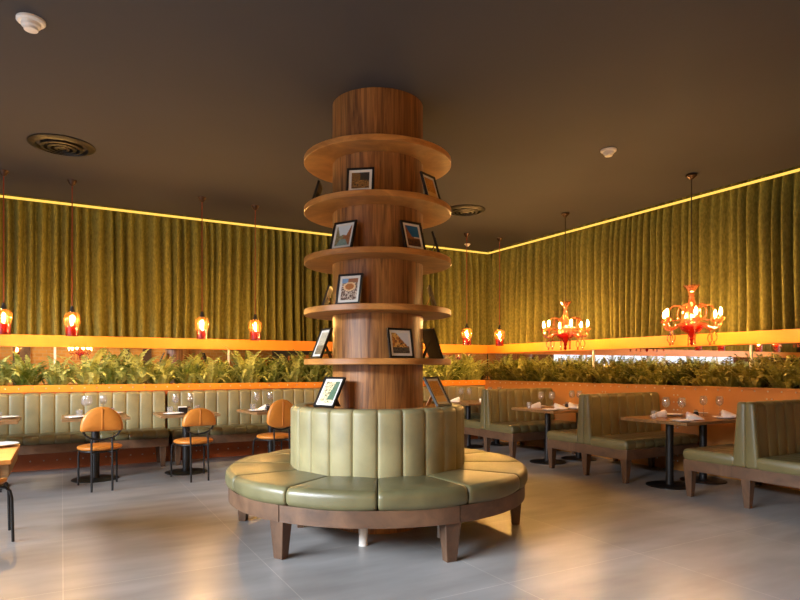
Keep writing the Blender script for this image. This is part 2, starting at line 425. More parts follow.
def planter(L, axis, label):
    t = thing('planter', label, 'planter', P(0, 0), RA)
    # a trough: front panel, floor of the trough, back
    if axis == 0:
        MB().box(-L, -.15, -.15, -.125, 0, 1.093).build('front_panel', 'panel_shaded', t, smooth=False)
        MB().box(-L, -.15, -.158, -.118, 1.005, 1.096).build('top_rail', 'orange', t, bevel=.004)
        MB().box(-L, .06, .06, .085, 0, 1.04).build('back_panel', 'panel_shaded', t, smooth=False)
        MB().box(-L, -.0, -.118, .06, 1.0, 1.035).build('soil', 'soil', t, smooth=False)
    else:
        MB().box(-.15, -.125, -L, .0, 0, 1.093).build('front_panel', 'panel_lit', t, smooth=False)
        MB().box(-.154, -.118, -L, -.2, 1.072, 1.096).build('top_rail', 'panel_lit', t, bevel=.004)
        MB().box(.06, .085, -L, .0, 0, 1.04).build('back_panel', 'panel_lit', t, smooth=False)
        MB().box(-.118, .06, -L, -.15, 1.0, 1.035).build('soil', 'soil', t, smooth=False)
    pts = []; x = .3
    while x < L - .1: pts.append((x, 1.055)); x += .148
    x = .6; seam = 1.18
    while x < L - .1:
        for q in range(2):
            for z in (.12, .19, .32, .4, .55, .64, .78, .88, .97):
                pts.append((x + .055 * q, z))
        y = x + .18
        while y < x + seam - .1: pts.append((y, .12)); y += .15
        x += seam
    q = []
    for a, z in pts:
        d = -.1505 if not (axis == 0 and z > 1.0) else -.1585
        q.append((-a, d, z) if axis == 0 else (d, -a, z))
    def near(p):
        w_ = P(-p[0], -p[1], p[2]); px_ = 400 + 600 * w_[0] / max(.1, w_[1])
        hid = p[2] < 1.0 and not (axis == 1 or p[2] < .35)
        return (w_[1] < .5 or px_ < -5 or px_ > 805 or hid, math.hypot(w_[0], w_[1]))
    q.sort(key=near)
    one = rivet_mesh(axis, [(0, 0, 0)]).build('rivet', 'steel', t); one.location = q[0]
    for p in q[1:100]:
        c = one.copy(); COL.objects.link(c); c.location = p
    tag(rivet_mesh(axis, q[100:]).build('rivets', 'steel', t), kind='stuff')
planter(10.4, 0, 'long riveted orange planter full of ferns along the left wall')
planter(10.0, 1, 'long riveted orange planter full of ferns along the right wall')

# ------------------------------------------------------------------ ferns
def fern_mesh(seed, n=36):
    rnd = random.Random(seed); m = MB()
    for i in range(n):
        az = rnd.uniform(0, 2 * PI); el = R_(rnd.uniform(38, 86)); L = rnd.uniform(.36, .64) * (1 if el < 1.2 else .85)
        droop = rnd.uniform(1.0, 2.3)
        p = Vector((rnd.uniform(-.09, .09), rnd.uniform(-.04, .04), 0)); pts = []; e = el; K = 10
        for k in range(K + 1):
            pts.append(p.copy())
            d = Vector((math.cos(az) * math.cos(e), math.sin(az) * math.cos(e), math.sin(e)))
            p = p + d * (L / K); e -= droop * (k / K) * (2.0 / K)
        wmax = rnd.uniform(.042, .062); n0 = len(m.v)
        for k in range(1, K):
            t = (pts[k + 1] - pts[k - 1]).normalized() if k < K else (pts[k] - pts[k - 1]).normalized()
            side = t.cross(Vector((0, 0, 1)))
            if side.length < .05: side = Vector((-math.sin(az), math.cos(az), 0))
            side.normalize(); up = side.cross(t)
            w = wmax * math.sin(PI * (.12 + .86 * k / K)) ** .7
            hw = L / K * .5
            for sg in (-1, 1):
                tip = pts[k] + side * sg * w + t * w * .55 - up * w * .2
                mid = pts[k] + (tip - pts[k]) * .45
                m.add([pts[k] - t * hw * .3, mid - t * hw, tip, mid + t * hw], [(0, 1, 2, 3)])
        # rachis
        for k in range(K):
            t = (pts[k + 1] - pts[k]).normalized(); side = t.cross(Vector((0, 0, 1)))
            if side.length < .05: side = Vector((1, 0, 0))
            side.normalize(); q = side * .003
            m.add([pts[k] - q, pts[k] + q, pts[k + 1] + q, pts[k + 1] - q], [(0, 1, 2, 3)])
        tipd = (pts[K] - pts[K - 1]).normalized()
        s = tipd.cross(Vector((0, 0, 1))); s = s.normalized() * .01 if s.length > .05 else Vector((.01, 0, 0))
        m.add([pts[K - 1] - s, pts[K - 1] + s, pts[K] + tipd * .02], [(0, 1, 2)])
    # keep clear of the mirror behind, and over the rail in front
    out = []
    for (x, y, z) in m.v:
        if y > 0: y = .112 * math.tanh(y / .112)
        else:
            y = -.32 * math.tanh(-y / .32)
        if y < -.055 and z < .045 + .0: z = max(z, .065)
        z = max(z, .004)
        out.append((x, y, z))
    m.v = out
    return m
fern_src = [fern_mesh(s) for s in (3, 11, 29, 41)]
fern_objs = []
ORD = ['first', 'second', 'third', 'fourth', 'fifth', 'sixth', 'seventh', 'eighth', 'ninth', 'tenth', 'eleventh', 'twelfth', 'thirteenth', 'fourteenth', 'fifteenth',
       'sixteenth', 'seventeenth', 'eighteenth', 'nineteenth', 'twentieth', 'twenty-first', 'twenty-second', 'twenty-third', 'twenty-fourth', 'twenty-fifth', 'twenty-sixth', 'twenty-seventh', 'twenty-eighth', 'twenty-ninth', 'thirtieth']
for mb, mt in [(m, 'fern') for m in fern_src] + [(m, 'fern_olive') for m in fern_src]:
    o = mb.build('fern', mt); COL.objects.unlink(o); fern_objs.append(o)
def put_fern(src, loc, rz, sc, label, group):
    o = src.copy(); COL.objects.link(o); o.location = loc; o.rotation_euler = (0, 0, rz); o.scale = (sc, 1, sc * 1.24)
    tag(o, label, 'fern', group)
rf = random.Random(5)
for i in range(27):
    r = .3 + i * .325 + rf.uniform(-.05, .05)
    put_fern(fern_objs[rf.randrange(4)], P(r, .03, 1.036), RA, rf.uniform(.82, 1.12), 'arching green fern in left wall planter, %s from the room corner' % ORD[i], 'ferns in the left planter')
for i in range(20):
    s = .38 + i * .315 + rf.uniform(-.05, .05)
    put_fern(fern_objs[4 + rf.randrange(4)], P(.03, s, 1.036), RA - PI / 2, rf.uniform(.66, .86), 'arching olive green fern in right wall planter, %s from the room corner' % ORD[i], 'ferns in the right planter')

# ------------------------------------------------------------------ banquettes and booths
def leg(x, y, top=.275, w=.085, parent=None, tb=.6, rz=0, off=(0, 0)):
    return MB().box(-w / 2, w / 2, -w / 2, w / 2, 0, top, tb=tb, off=off).build('leg', 'walnut', parent, bevel=.004, loc=(x, y, 0), rz=rz)
def lin_sweep(L, n, prof, w, h, cy, cz, depth, shear=None, end=.03):
    m = MB(); sts = []
    for (x, d) in channels(L, n, depth, end):
        pts = inset(prof, d, w, h)
        sts.append([(x - L / 2, cy + y * (shear(z) if shear else 1), cz + z) for y, z in pts])
    return m.sweep(sts)
def banquette(rc, label, n=17):
    L = n * 2.84 / 17
    t = thing('banquette', label, 'bench', P(rc, .42), RA, 'channelled banquettes along the left wall')
    # local y: 0 is s=.42 ; wall side is +y
    w, h = .13, .60
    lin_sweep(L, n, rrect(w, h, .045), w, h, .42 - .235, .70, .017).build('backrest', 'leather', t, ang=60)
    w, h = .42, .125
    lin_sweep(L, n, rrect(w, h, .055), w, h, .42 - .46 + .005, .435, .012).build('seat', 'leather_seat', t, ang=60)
    MB().box(-L / 2 + .01, L / 2 - .01, -.225, .245, .27, .385).build('base_frame', 'walnut', t, bevel=.005)
    for x in (-L / 2 + .08, L / 2 - .08):
        for y in (-.18, .19):
            leg(x, y, parent=t)
banquette(5.80 + 1.435, 'sage channelled leather banquette at the left edge, behind the leftmost chairs')
banquette(5.80 - 1.435, 'sage channelled leather banquette in the middle of the left wall')
banquette(2.925 - 16 * 2.84 / 34, 'sage channelled leather banquette ending in the room corner', 16)
def booth():
    t = thing('booth_bench', '', 'bench', (0, 0, 0), 0, 'back to back booth benches along the right wall')
    L = 1.32; n = 8
    w, h = .20, .60
    lin_sweep(L - .06, n, rrect(w, h, .05), w, h, 0, .70, .016, shear=lambda z: 1.0 - .45 * (z / .6), end=.012).build('backrest', 'leather_dark', t, ang=60, loc=(.03, 0, 0))
    # two-channel upholstered end towards the aisle
    m = MB(); sts = []
    pw, ph = .07, .625
    for (y, d) in channels(.205, 2, .012, .02):
        k = (y - .1025)
        sts.append([(-L / 2 + .035 + x, k * (1.0 - .45 * (z / .6)), .69 + z) for x, z in inset(rrect(pw, ph, .03), d, pw, ph)])
    m.sweep(sts).build('end_panel', 'leather_dark', t, ang=60)
    for sg in (-1, 1):
        w, h = .565, .125
        lin_sweep(L, n, rrect(w, h, .055), w, h, sg * .372, .435, .010).build('seat', 'leather_dark', t, ang=60)
    MB().box(-L / 2 + .01, L / 2 - .01, -.645, .645, .27, .385).build('base_frame', 'walnut', t, bevel=.005)
    for x in (-L / 2 + .055, L / 2 - .06):
        for y in (-.595, 0, .595):
            leg(x, y, parent=t, w=.09, tb=.58)
    return t
b0 = booth()
BO = [(1.89, 'double booth bench nearest the corner, with backrest between two seats'), (3.87, 'double booth bench in the middle of the right wall'), (5.87, 'double booth bench at the right edge of the photo')]
for i, (s, lb) in enumerate(BO):
    if i == 0: b0.location = P(.84, s); b0.rotation_euler = (0, 0, RA); b0['label'] = lb
    else: copy_thing(b0, lb, P(.84, s), RA)

# ------------------------------------------------------------------ dining tables
def table(wx, wy, pr=.045, br=.255):
    t = thing('dining_table', '', 'table', (0, 0, 0), 0)
    MB().box(-wx / 2, wx / 2, -wy / 2, wy / 2, .716, .75).build('tabletop', 'top', t, bevel=.004)
    MB().lathe([(pr, .014), (pr, .70)], 20).build('pole', 'black', t)
    MB().lathe([(.16, .70), (.16, .716)], 20).build('mounting_plate', 'black', t)
    MB().lathe([(br, 0), (br, .008), (br - .02, .015), (pr + .012, .02), (pr + .012, .026)], 40).build('base_disc', 'black', t)
    return t
T0 = table(.70, .70)
T1 = table(.60, .85, .042, .25)
LT = [(7.84, 1.2, 0, 'square wooden pedestal table at the left photo edge by the banquette'), (6.73, 1.19, 0, 'square wooden pedestal table behind the chair left of the others'),
      (5.70, 1.21, 0, 'square wooden pedestal table behind the middle tan chair'), (4.60, 1.22, 7, 'square wooden pedestal table nearest the round bench')]
for i, (r, s, a, lb) in enumerate(LT):
    o = T0 if i == 0 else copy_tree(T0)
    o.location = P(r, s); o.rotation_euler = (0, 0, RA + R_(a)); tag(o, lb, None, 'square tables along the left banquette')
RT = [(1.13, .97, 'dark topped pedestal table at the aisle between corner banquette and booth'), (.525, .97, 'dark topped pedestal table in the corner, half hidden by the first booth'),
      (1.13, 2.86, 'dark topped pedestal table on the aisle between first and second booths'), (.525, 2.86, 'dark topped pedestal table by the planter between first and second booths'),
      (1.13, 4.80, 'dark topped pedestal table on the aisle left of the rightmost booth'), (.525, 4.80, 'dark topped pedestal table by the planter left of the rightmost booth')]
for i, (r, s, lb) in enumerate(RT):
    o = T1 if i == 0 else copy_tree(T1)
    o.location = P(r, s); o.rotation_euler = (0, 0, RA); tag(o, lb, None, 'oblong tables between the booths')
# the table at the left edge with a deep apron
t = thing('apron_table', 'honey wood table with panelled apron cut by the left photo edge', 'table', P(7.72, 4.305), RA)
MB().box(-.37, .37, -.455, .455, .722, .75).build('tabletop', 'top_orange', t, bevel=.003)
m = MB().box(-.355, .355, -.44, .44, .64, .722)
for k in range(7): m.box(-.3 + k * .1 - .006, -.3 + k * .1 + .006, -.447, -.44, .645, .715)
m.build('apron', 'top', t, smooth=False)
MB().lathe([(.05, .015), (.05, .64)], 20, (-.14, -.1, 0)).build('pole', 'black', t)
MB().lathe([(.22, 0), (.22, .009), (.06, .018)], 32, (-.14, -.1, 0)).build('base_disc', 'black', t)

# ------------------------------------------------------------------ chairs
def chair(label, loc, rz, pad_h=.25, round_bottom=False, w=.415):
    t = thing('round_back_chair', label, 'chair', loc, rz, 'tan round back chairs')
    MB().lathe([(.05, .425), (.20, .427), (.222, .438), (.227, .452), (.218, .466), (.17, .476), (.08, .481), (.01, .482)], 36).build('seat', 'tan', t, ang=60)
    MB().tube([(.19 * math.cos(a), .19 * math.sin(a), .415) for a in [2 * PI * k / 28 for k in range(28)]], .011, 8, True).build('seat_ring', 'black', t)
    for sx in (-1, 1):
        MB().tube([(sx * .12, .14, .415), (sx * .17, .205, .41), (sx * .188, .232, .385), (sx * .195, .243, .33), (sx * .197, .25, 0)], .0108, 8).build('leg', 'black', t)
    zc = .655
    for sx in (-1, 1):
        MB().tube([(sx * .10, -.262, 0), (sx * .10, -.245, .42), (sx * .10, -.236, .56)], .0108, 8).build('leg', 'black', t)
    MB().tube([(-.10, -.244, .415), (-.06, -.18, .415), (.06, -.18, .415), (.10, -.244, .415)], .010, 8).build('seat_stay', 'black', t)
    rw = w / 2 - .025
    ring = [(rw * math.cos(a), -.235 - .015 * math.sin(a), zc + .012 + (pad_h - .035 if math.sin(a) > 0 else .118) * math.sin(a)) for a in [2 * PI * k / 40 for k in range(40)]]
    MB().tube(ring, .0112, 8, True).build('back_hoop', 'black', t)
    # half-moon pad with a seam down the middle
    out = []
    N = 28
    for k in range(N + 1):
        a = PI * k / N
        out.append((w / 2 * math.cos(a) * (1 if not round_bottom else 1), pad_h * math.sin(a) ** .85))
    if round_bottom: out += [(w / 2 * math.cos(a) * .99, .085 * math.sin(a)) for a in [PI + PI * k / 14 for k in range(1, 14)]]
    else: out += [(x, -.012) for x in (-w / 2 + .02, -w / 4, 0, w / 4, w / 2 - .02)]
    z0 = zc
    cx = sum(p[0] for p in out) / len(out); cz = pad_h * .42
    rings = []
    for (sc, y) in ((.86, .030), (.96, .022), (1.0, .006), (1.0, -.010), (.96, -.025), (.88, -.033), (.5, -.041), (.08, -.043)):
        rr = []
        for (x, z) in out:
            X = x * sc; Z = cz + (z - cz) * sc
            lean = -.05 * (Z - .1)
            seam = .006 * math.exp(-(X / .008) ** 2) if y < -.02 else 0
            rr.append((X, -.235 + y - .004 + lean - seam * 0, z0 + Z))
        rings.append(rr)
    pad = MB().sweep(rings).build('back_pad', 'tan', t, ang=60)
    lo, hi = (-.07 if round_bottom else -.008), pad_h - .006
    sm = []
    for k in range(9):
        z = lo + (hi - lo) * k / 8
        sm.append((0, -.282 - .05 * (z - .1) + (.02 if k in (0, 8) else 0) + .001, z0 + z))
    MB().tube(sm, .0055, 6).build('seam', 'tan', pad)
    return t
chair('tan leather chair at the far left edge, mostly out of the photo', P(7.84, 1.80), RA, .25)
chair('tan leather chair with tall half-moon back, left of the three full chairs', P(6.71, 1.77), RA + R_(2), .25)
chair('tan leather chair with low half-moon back, middle of the three full chairs', P(5.70, 1.70), RA + R_(5), .20, w=.385)
chair('tan leather chair with rounded back, nearest the round green bench', P(4.70, 1.69), RA + R_(4), .275, True, w=.385)
chair('tan leather chair tucked by apron table at lower left edge', (-3.262, 4.575, 0), RA - PI / 2 + R_(7), .25)

# ------------------------------------------------------------------ round bench and column
CX, CY = -.19, 5.15
def pol(th, R):          # th = 0 towards the camera, positive to the right
    return (R * math.sin(th), -R * math.cos(th))
col = thing('display_column', 'round wood-clad column with five ring shelves in the room centre', 'column', (CX, CY, 0))
MB().lathe([(.386, 0), (.386, CEIL)], 96).build('shaft', 'column', col)
SH = [(3.043, 3.09), (2.622, 2.67), (2.192, 2.24), (1.762, 1.81), (1.347, 1.395)]
for z0, z1 in SH:
    MB().lathe([(.386, z0), (.622, z0), (.627, z0 + .004), (.627, z1 - .004), (.622, z1), (.386, z1)], 96, cap=False).build('ring_shelf', 'shelf', col, ang=30)
rb = thing('round_bench', 'round sage leather bench with channelled back encircling the wooden column', 'bench', (CX, CY, 0))
OFF = R_(2)
for k in range(12):
    m = MB(); sts = []
    a0 = OFF + R_(30) * k + R_(.12); a1 = OFF + R_(30) * (k + 1) - R_(.12)
    w, h = .55, .13; pr = rrect(w, h, .046, 5)
    for t_, d in ((0, .016), (.006, .007), (.02, .002), (.06, 0), (.18, -.003), (.34, -.005), (.5, -.006), (.66, -.005), (.82, -.003), (.94, 0), (.98, .002), (.994, .007), (1, .016)):
        a = a0 + (a1 - a0) * t_
        st = []
        for x, z in inset(pr, d, w, h):
            c = pol(a, .977 + x); st.append((c[0], c[1], .445 + z + (.012 * (1 - (x / .28) ** 2) if z > 0 else 0)))
        sts.append(st)
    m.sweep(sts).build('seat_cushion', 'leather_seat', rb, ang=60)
sts = []; w, h = .15, .57
for k in range(24):
    for t_ in (0, .04, .13, .3, .5, .7, .87, .96):
        a = OFF + R_(15) * (k + t_)
        d = .02 * (1 - math.sqrt(max(0, 1 - (2 * t_ - 1) ** 2)) ** .8)
        st = []
        for x, z in [(x * (1 - 2 * d / w), z * (1 - .5 * d / h)) for x, z in rrect(w, h, .04, 5)]:
            c = pol(a, .662 + x); st.append((c[0], c[1], .725 + z))
        sts.append(st)
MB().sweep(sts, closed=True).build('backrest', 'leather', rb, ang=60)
MB().lathe([(.395, .955), (.62, .955), (.62, .995), (.395, .995)], 64, cap=False).build('top_ledge', 'shelf', rb, ang=30)
for k in range(6):
    sts = []
    for j in range(13):
        a = R_(-31) + R_(60) * k + R_(.2) + R_(59.6) * j / 12
        sts.append([(*pol(a, R), z) for R, z in ((1.215, .27), (1.235, .27), (1.235, .385), (1.215, .385))])
    MB().sweep(sts).build('apron', 'walnut', rb, ang=30)
MB().lathe([(.50, .30), (1.21, .30), (1.21, .383), (.50, .383)], 64, cap=False).build('seat_base', 'walnut', rb, ang=30)
for k in range(6):
    a = R_(27 + 60 * k); c = pol(a, 1.17)
    MB().box(-.065, .065, -.05, .05, 0, .30, tb=.62).build('leg', 'walnut', rb, bevel=.004, loc=(c[0], c[1], 0), rz=a)
for a, nm, mt in ((-7, 'support_post', 'wrap'), (48, 'support_post', 'wrap')):
    c = pol(R_(a), .69)
    o = MB().lathe([(.034, 0), (.031, .05), (.035, .1), (.032, .2), (.034, .30)], 16, (c[0], c[1], 0)).build(nm, mt, rb)
    o['label'] = 'white wrapped support post'
for a in (-75, 105, 165, -135):
    c = pol(R_(a), .66)
    MB().box(-.03, .03, -.03, .03, 0, .30, tb=.8).build('inner_leg', 'walnut', rb, loc=(c[0], c[1], 0), rz=R_(a))

# ------------------------------------------------------------------ framed photographs
def hsh(a, b): return (math.sin(a * 127.1 + b * 311.7) * 43758.5453) % 1.0
def scene_colour(kind, u, v):      # u to the right, v upwards, 0..1
    n = hsh(round(u * 23), round(v * 29)); n2 = hsh(round(u * 9), round(v * 7) + 3)
    if kind == 'canal':
        if v > .55 - .3 * abs(u - .5) and abs(u - .5) < .12 + .5 * (v - .3): return (214, 222, 226)
        if v < .32 and abs(u - .5) < .42 - v * .7: return (110 + 40 * n, 140 + 30 * n, 132 + 30 * n)
        if u > .5: return (190 - 60 * n, 120 - 40 * n, 70 - 20 * n)
        return (170 - 60 * n, 160 - 60 * n, 120 - 50 * n)
    if kind == 'stadium':
        e = math.hypot((u - .5) / .36, (v - .62) / .2)
        if e < .75: return (196 - 40 * n, 110, 54)
        if e < 1.05: return (236, 200, 150)
        if v > .78: return (120, 160, 200) if u < .4 else (150, 100, 70)
        return (150 - 80 * n, 110 - 60 * n, 90 - 50 * n) if n > .4 else (220, 200, 180)
    if kind == 'mountain':
        if v > .45 and u > .75 - v * .75: return (30 + 20 * u, 90 + 20 * u, 150)
        if v > .4 and u > .55: return (214, 200, 180)
        if v > .35: return (150 - 30 * n, 84, 44)
        return (130 - 70 * n, 84 - 40 * n, 40)
    if kind == 'street':
        if u + v > 1.25 and v > .35: return (216, 218, 220)
        if v > .28: return (226 - 40 * (n2 > .6), 176 - 60 * (n2 > .6), 92 - 40 * (n2 > .6)) if n > .25 else (80, 56, 40)
        return (120 - 60 * n, 104 - 50 * n, 84 - 40 * n)
    if kind == 'square':
        if v > .5: return (150 - 50 * n, 110 - 40 * n, 50) if u < .5 else (70 - 20 * n, 54, 44)
        return (190 - 120 * n, 140 - 90 * n, 70 - 40 * n)
    if kind == 'map':
        if u - v * .25 > .45 and v > .15: return (96 - 20 * n, 122 - 20 * n, 100 - 20 * n)
        return (232, 214, 170) if n > .35 else (90, 90, 70)
    if kind == 'gold': return (226 - 50 * n, 160 - 40 * n, 60 - 20 * n) if v > .3 else (236, 190, 110)
    return (170 + 50 * n, 165 + 40 * n, 140 + 40 * n) if v > .4 else (180 - 90 * n, 160 - 80 * n, 130 - 70 * n)
def picture_frame(label, th, R, z, w, h, kind, tilt=17, yaw=0, frame='blackframe', stand='brownback', roll=0):
    x, y = pol(R_(th), R)
    t = thing('picture_frame', label, 'picture frame', (CX + x, CY + y, z), R_(th + yaw), 'framed photographs on the column')
    ct, st_ = math.cos(R_(tilt)), math.sin(R_(tilt))
    def tf(p):                    # lean back about the bottom edge
        a, b, c = p
        return (a, b * ct + c * st_, c * ct - b * st_)
    def go(m, name, mt):
        m.v = [tf(p) for p in m.v]
        return m.build(name, mt, t, smooth=False)
    bw = .015; d = .018; z0 = .018 * st_ + .001
    m = MB().box(-w / 2, w / 2, 0, d, z0, z0 + bw).box(-w / 2, w / 2, 0, d, z0 + h - bw, z0 + h).box(-w / 2, -w / 2 + bw, 0, d, z0 + bw, z0 + h - bw).box(w / 2 - bw, w / 2, 0, d, z0 + bw, z0 + h - bw)
    go(m, 'frame', frame)
    go(MB().box(-w / 2 + bw, w / 2 - bw, d * .75, d, z0 + bw, z0 + h - bw), 'backing_board', 'brownback')
    go(MB().box(-w / 2 + bw, w / 2 - bw, d * .5, d * .72, z0 + bw, z0 + h - bw), 'mat_board', 'matboard')
    mg = .022 + bw; nx, nz = 30, 36
    x0, x1, c0, c1 = -w / 2 + mg, w / 2 - mg, z0 + mg, z0 + h - mg
    m = MB()
    vs = [(x0 + (x1 - x0) * i / nx, d * .46, c0 + (c1 - c0) * j / nz) for j in range(nz + 1) for i in range(nx + 1)]
    fs = [(j * (nx + 1) + i, j * (nx + 1) + i + 1, (j + 1) * (nx + 1) + i + 1, (j + 1) * (nx + 1) + i) for j in range(nz) for i in range(nx)]
    m.add(vs, fs)
    o = go(m, 'photo_print', 'picture')
    ca = o.data.color_attributes.new('ink', 'FLOAT_COLOR', 'POINT')
    for k in range(len(vs)):
        ca.data[k].color = (*lin(scene_colour(kind, (k % (nx + 1)) / nx, (k // (nx + 1)) / nz)), 1)
    # easel leg: a strut from the back of the frame down to the shelf
    zt = z0 + h * .62; top = tf((0, d, zt)); fy = top[1] + zt * .42
    m = MB(); sw = .028
    m.add([(-sw * .6, top[1], top[2]), (sw * .6, top[1], top[2]), (sw, fy, .001), (-sw, fy, .001),
           (-sw * .6, top[1] - .004, top[2]), (sw * .6, top[1] - .004, top[2]), (sw, fy - .006, .001), (-sw, fy - .006, .001)],
          [(0, 1, 2, 3), (7, 6, 5, 4), (0, 4, 5, 1), (1, 5, 6, 2), (2, 6, 7, 3), (3, 7, 4, 0)])
    m.build('easel_strut', stand, t, smooth=False)
    return t
Z2, Z3, Z4, Z5 = 2.671, 2.241, 1.811, 1.396
picture_frame('black framed photo seen edge-on, left on the second shelf from top', -82, .56, Z2, .20, .21, 'plain', yaw=-8)
picture_frame('small black framed photo facing front on the second shelf from top', -13, .54, Z2, .215, .205, 'square', tilt=10, yaw=4)
picture_frame('black framed photo turned right on the second shelf from top', 62, .545, Z2, .20, .25, 'gold', yaw=-9)
picture_frame('black framed canal photo turned left on the third shelf', -31, .545, Z3, .215, .245, 'canal')
picture_frame('black framed photo of blue sky turned right on the third shelf', 36, .545, Z3, .20, .25, 'mountain')
picture_frame('dark frame at the right end of the third shelf', 82, .55, Z3, .20, .22, 'plain')
picture_frame('black framed photo of round arena on the fourth shelf', -24, .545, Z4, .215, .25, 'stadium', tilt=13)
picture_frame('frame seen from behind at left of the fourth shelf', -112, .55, Z4, .20, .24, 'plain', stand='top_orange', yaw=20)
picture_frame('frame seen from behind at right of the fourth shelf', 108, .55, Z4, .20, .24, 'plain', stand='top_orange', yaw=-16)
picture_frame('black framed photo turned far left on the lowest shelf', -70, .55, Z5, .20, .27, 'plain', tilt=22, yaw=12)
picture_frame('black framed landscape photo of yellow building on the lowest shelf', 23, .545, Z5, .235, .235, 'street', tilt=10, yaw=14)
picture_frame('dark frame with its back turned, right end of the lowest shelf', 108, .55, Z5, .23, .28, 'plain', tilt=20, yaw=8)
picture_frame('black framed green print on the bench top, left of the column', -40, .645, 1.011, .225, .265, 'map', tilt=30)
picture_frame('black framed golden print on the bench top, right of the column', 60, .645, 1.011, .215, .265, 'gold', tilt=30, yaw=-6, stand='shelf')

# ------------------------------------------------------------------ things on the tables
TZ = .7505
def wine_glass(h=.238):
    t = thing('wine_glass', '', 'glass')
    k = h / .205
    MB().lathe([(.001, .107 * k), (.016, .110 * k), (.036, .125 * k), (.043, .147 * k), (.042, .17 * k), (.034, .205 * k), (.0325, .205 * k), (.0405, .17 * k), (.0415, .147 * k), (.0345, .127 * k), (.015, .113 * k), (.001, .110 * k)], 20, cap=False).build('bowl', 'clear', t)
    MB().lathe([(.006, .004), (.0035, .012), (.0032, .10 * k), (.006, .108 * k)], 10).build('stem', 'clear', t)
    MB().lathe([(.034, 0), (.034, .002), (.012, .004), (.004, .0065)], 20).build('foot', 'clear', t)
    return t
def tumbler():
    t = MB().lathe([(.002, 0), (.03, 0), (.036, .085), (.0345, .085), (.0285, .006), (.002, .006)], 20, cap=False).build('water_tumbler', 'clear')
    return tag(t, '', 'glass')
def plate():
    t = MB().lathe([(.001, 0), (.07, 0), (.075, .004), (.105, .013), (.122, .017), (.121, .021), (.10, .016), (.072, .008), (.001, .007)], 32, cap=False).build('plate', 'porcelain', ang=60)
    return tag(t, '', 'plate')
def napkin():
    m = MB(); n = 12; sts = []
    for (x, w, h) in ((-.10, .02, .010), (-.07, .034, .026), (-.02, .048, .048), (.035, .056, .068), (.07, .058, .078), (.076, .05, .068), (.05, .034, .04)):
        st = [(x + .004 * math.sin(5 * k), w * math.cos(PI * k / n), .002 + h * math.sin(PI * k / n) ** .8 * (1 + .08 * math.sin(3 * k))) for k in range(n + 1)]
        sts.append(st)
    m.sweep(sts)
    t = m.build('folded_napkin', 'napkin', ang=70)
    return tag(t, '', 'napkin')
def jar(dark):
    t = thing('condiment_jar', '', 'jar')
    MB().lathe([(.026, 0), (.03, .005), (.03, .05), (.022, .06)], 18).build('body', 'jar_dark' if dark else 'porcelain', t)
    MB().lathe([(.023, .06), (.024, .064), (.024, .078), (.018, .083), (.004, .085)], 18).build('lid', 'chrome', t)
    return t
def holder():
    t = thing('napkin_holder', '', 'napkin holder')
    MB().box(-.055, .055, -.03, .03, 0, .006).box(-.055, .055, -.03, -.026, .006, .075).box(-.055, .055, .026, .03, .006, .075).build('holder', 'black', t, smooth=False)
    MB().box(-.05, .05, -.022, .022, .006, .085).build('paper_stack', 'napkin', t, bevel=.004)
    return t
PROTO = {'w': wine_glass(), 't': tumbler(), 'p': plate(), 'n': napkin(), 'jd': jar(True), 'jw': jar(False), 'h': holder()}
GR = {'w': 'wine glasses on the tables', 't': 'water tumblers on the tables', 'p': 'white plates on the tables', 'n': 'folded white napkins on the tables', 'jd': 'condiment jars on the tables', 'jw': 'condiment jars on the tables', 'h': 'napkin holders on the tables'}
used = set()
def put(k, r, s, label, rz=0.0, dz=0.0, loc=None):
    o = PROTO[k]
    if k in used: o = copy_tree(o)
    used.add(k)
    o.location = loc if loc else P(r, s, TZ + dz); o.rotation_euler = (0, 0, RA + rz); tag(o, label, None, GR[k])
# right-hand tables: (r, s) in the room
def at(px, s):                # r of the point of the table seen at column px
    k = (px - 400) / FPX
    return (C0.x + V.x * s - k * (C0.y + V.y * s)) / (U.x - k * U.y)
for nm, it in (('table by the rightmost booth', [(666, 4.75), (682, 4.90), (703.6, 4.76), (719.6, 4.90), (682, 5.10), (724, 5.08), (672, 4.52), (706, 4.53), (694, 5.06), (729, 5.06), (659, 4.56), (696, 4.80), (654, 4.68), (733, 4.84)]),
               ('table between first and second booths', [(541, 2.80), (552, 2.92), (572, 2.74), (579.5, 2.84), (551, 3.14), (574, 3.12), (538, 2.55), (571, 2.56), (560, 3.12), (574, 3.10), (535, 2.62), (567, 2.86), (529, 2.70), (583, 2.90)])):
    for k, lb, (px, s) in zip('wwwwppppnnnJtt', ('clear wine glass, leftmost on the ', 'clear wine glass, second from left on the ', 'clear wine glass, third from left on the ', 'clear wine glass, rightmost on the ',
            'white plate at the near front of the ', 'white plate under the right napkin on the ', 'white plate on the far left of the ', 'white plate at the far back of the ', 'folded white napkin standing at the front of the ',
            'folded white napkin on the right of the ', 'folded white napkin at left of the ', 'dark jar in the middle of the ', 'short clear tumbler at left of the ', 'short clear tumbler at right of the '), it):
        put('jd' if k == 'J' else k, at(px, s), s, lb + nm, 2.3 if (k == 'n' and s > 2.7 and s != 4.56) else -.5, .009 if k == 'n' and s not in (4.56, 2.62) else 0)
nm = 'corner table behind the first booth'
put('w', 1.25, .93, 'clear wine glass, leftmost on the ' + nm); put('w', 1.12, .98, 'clear wine glass, second from left on the ' + nm)
put('w', .66, .95, 'clear wine glass peeking over the first booth, left one'); put('w', .50, 1.0, 'clear wine glass peeking over the first booth, right one')
put('n', 1.30, .82, 'folded white napkin at left of the ' + nm, -.5); put('jw', .98, 1.12, 'white jar at right of the ' + nm)
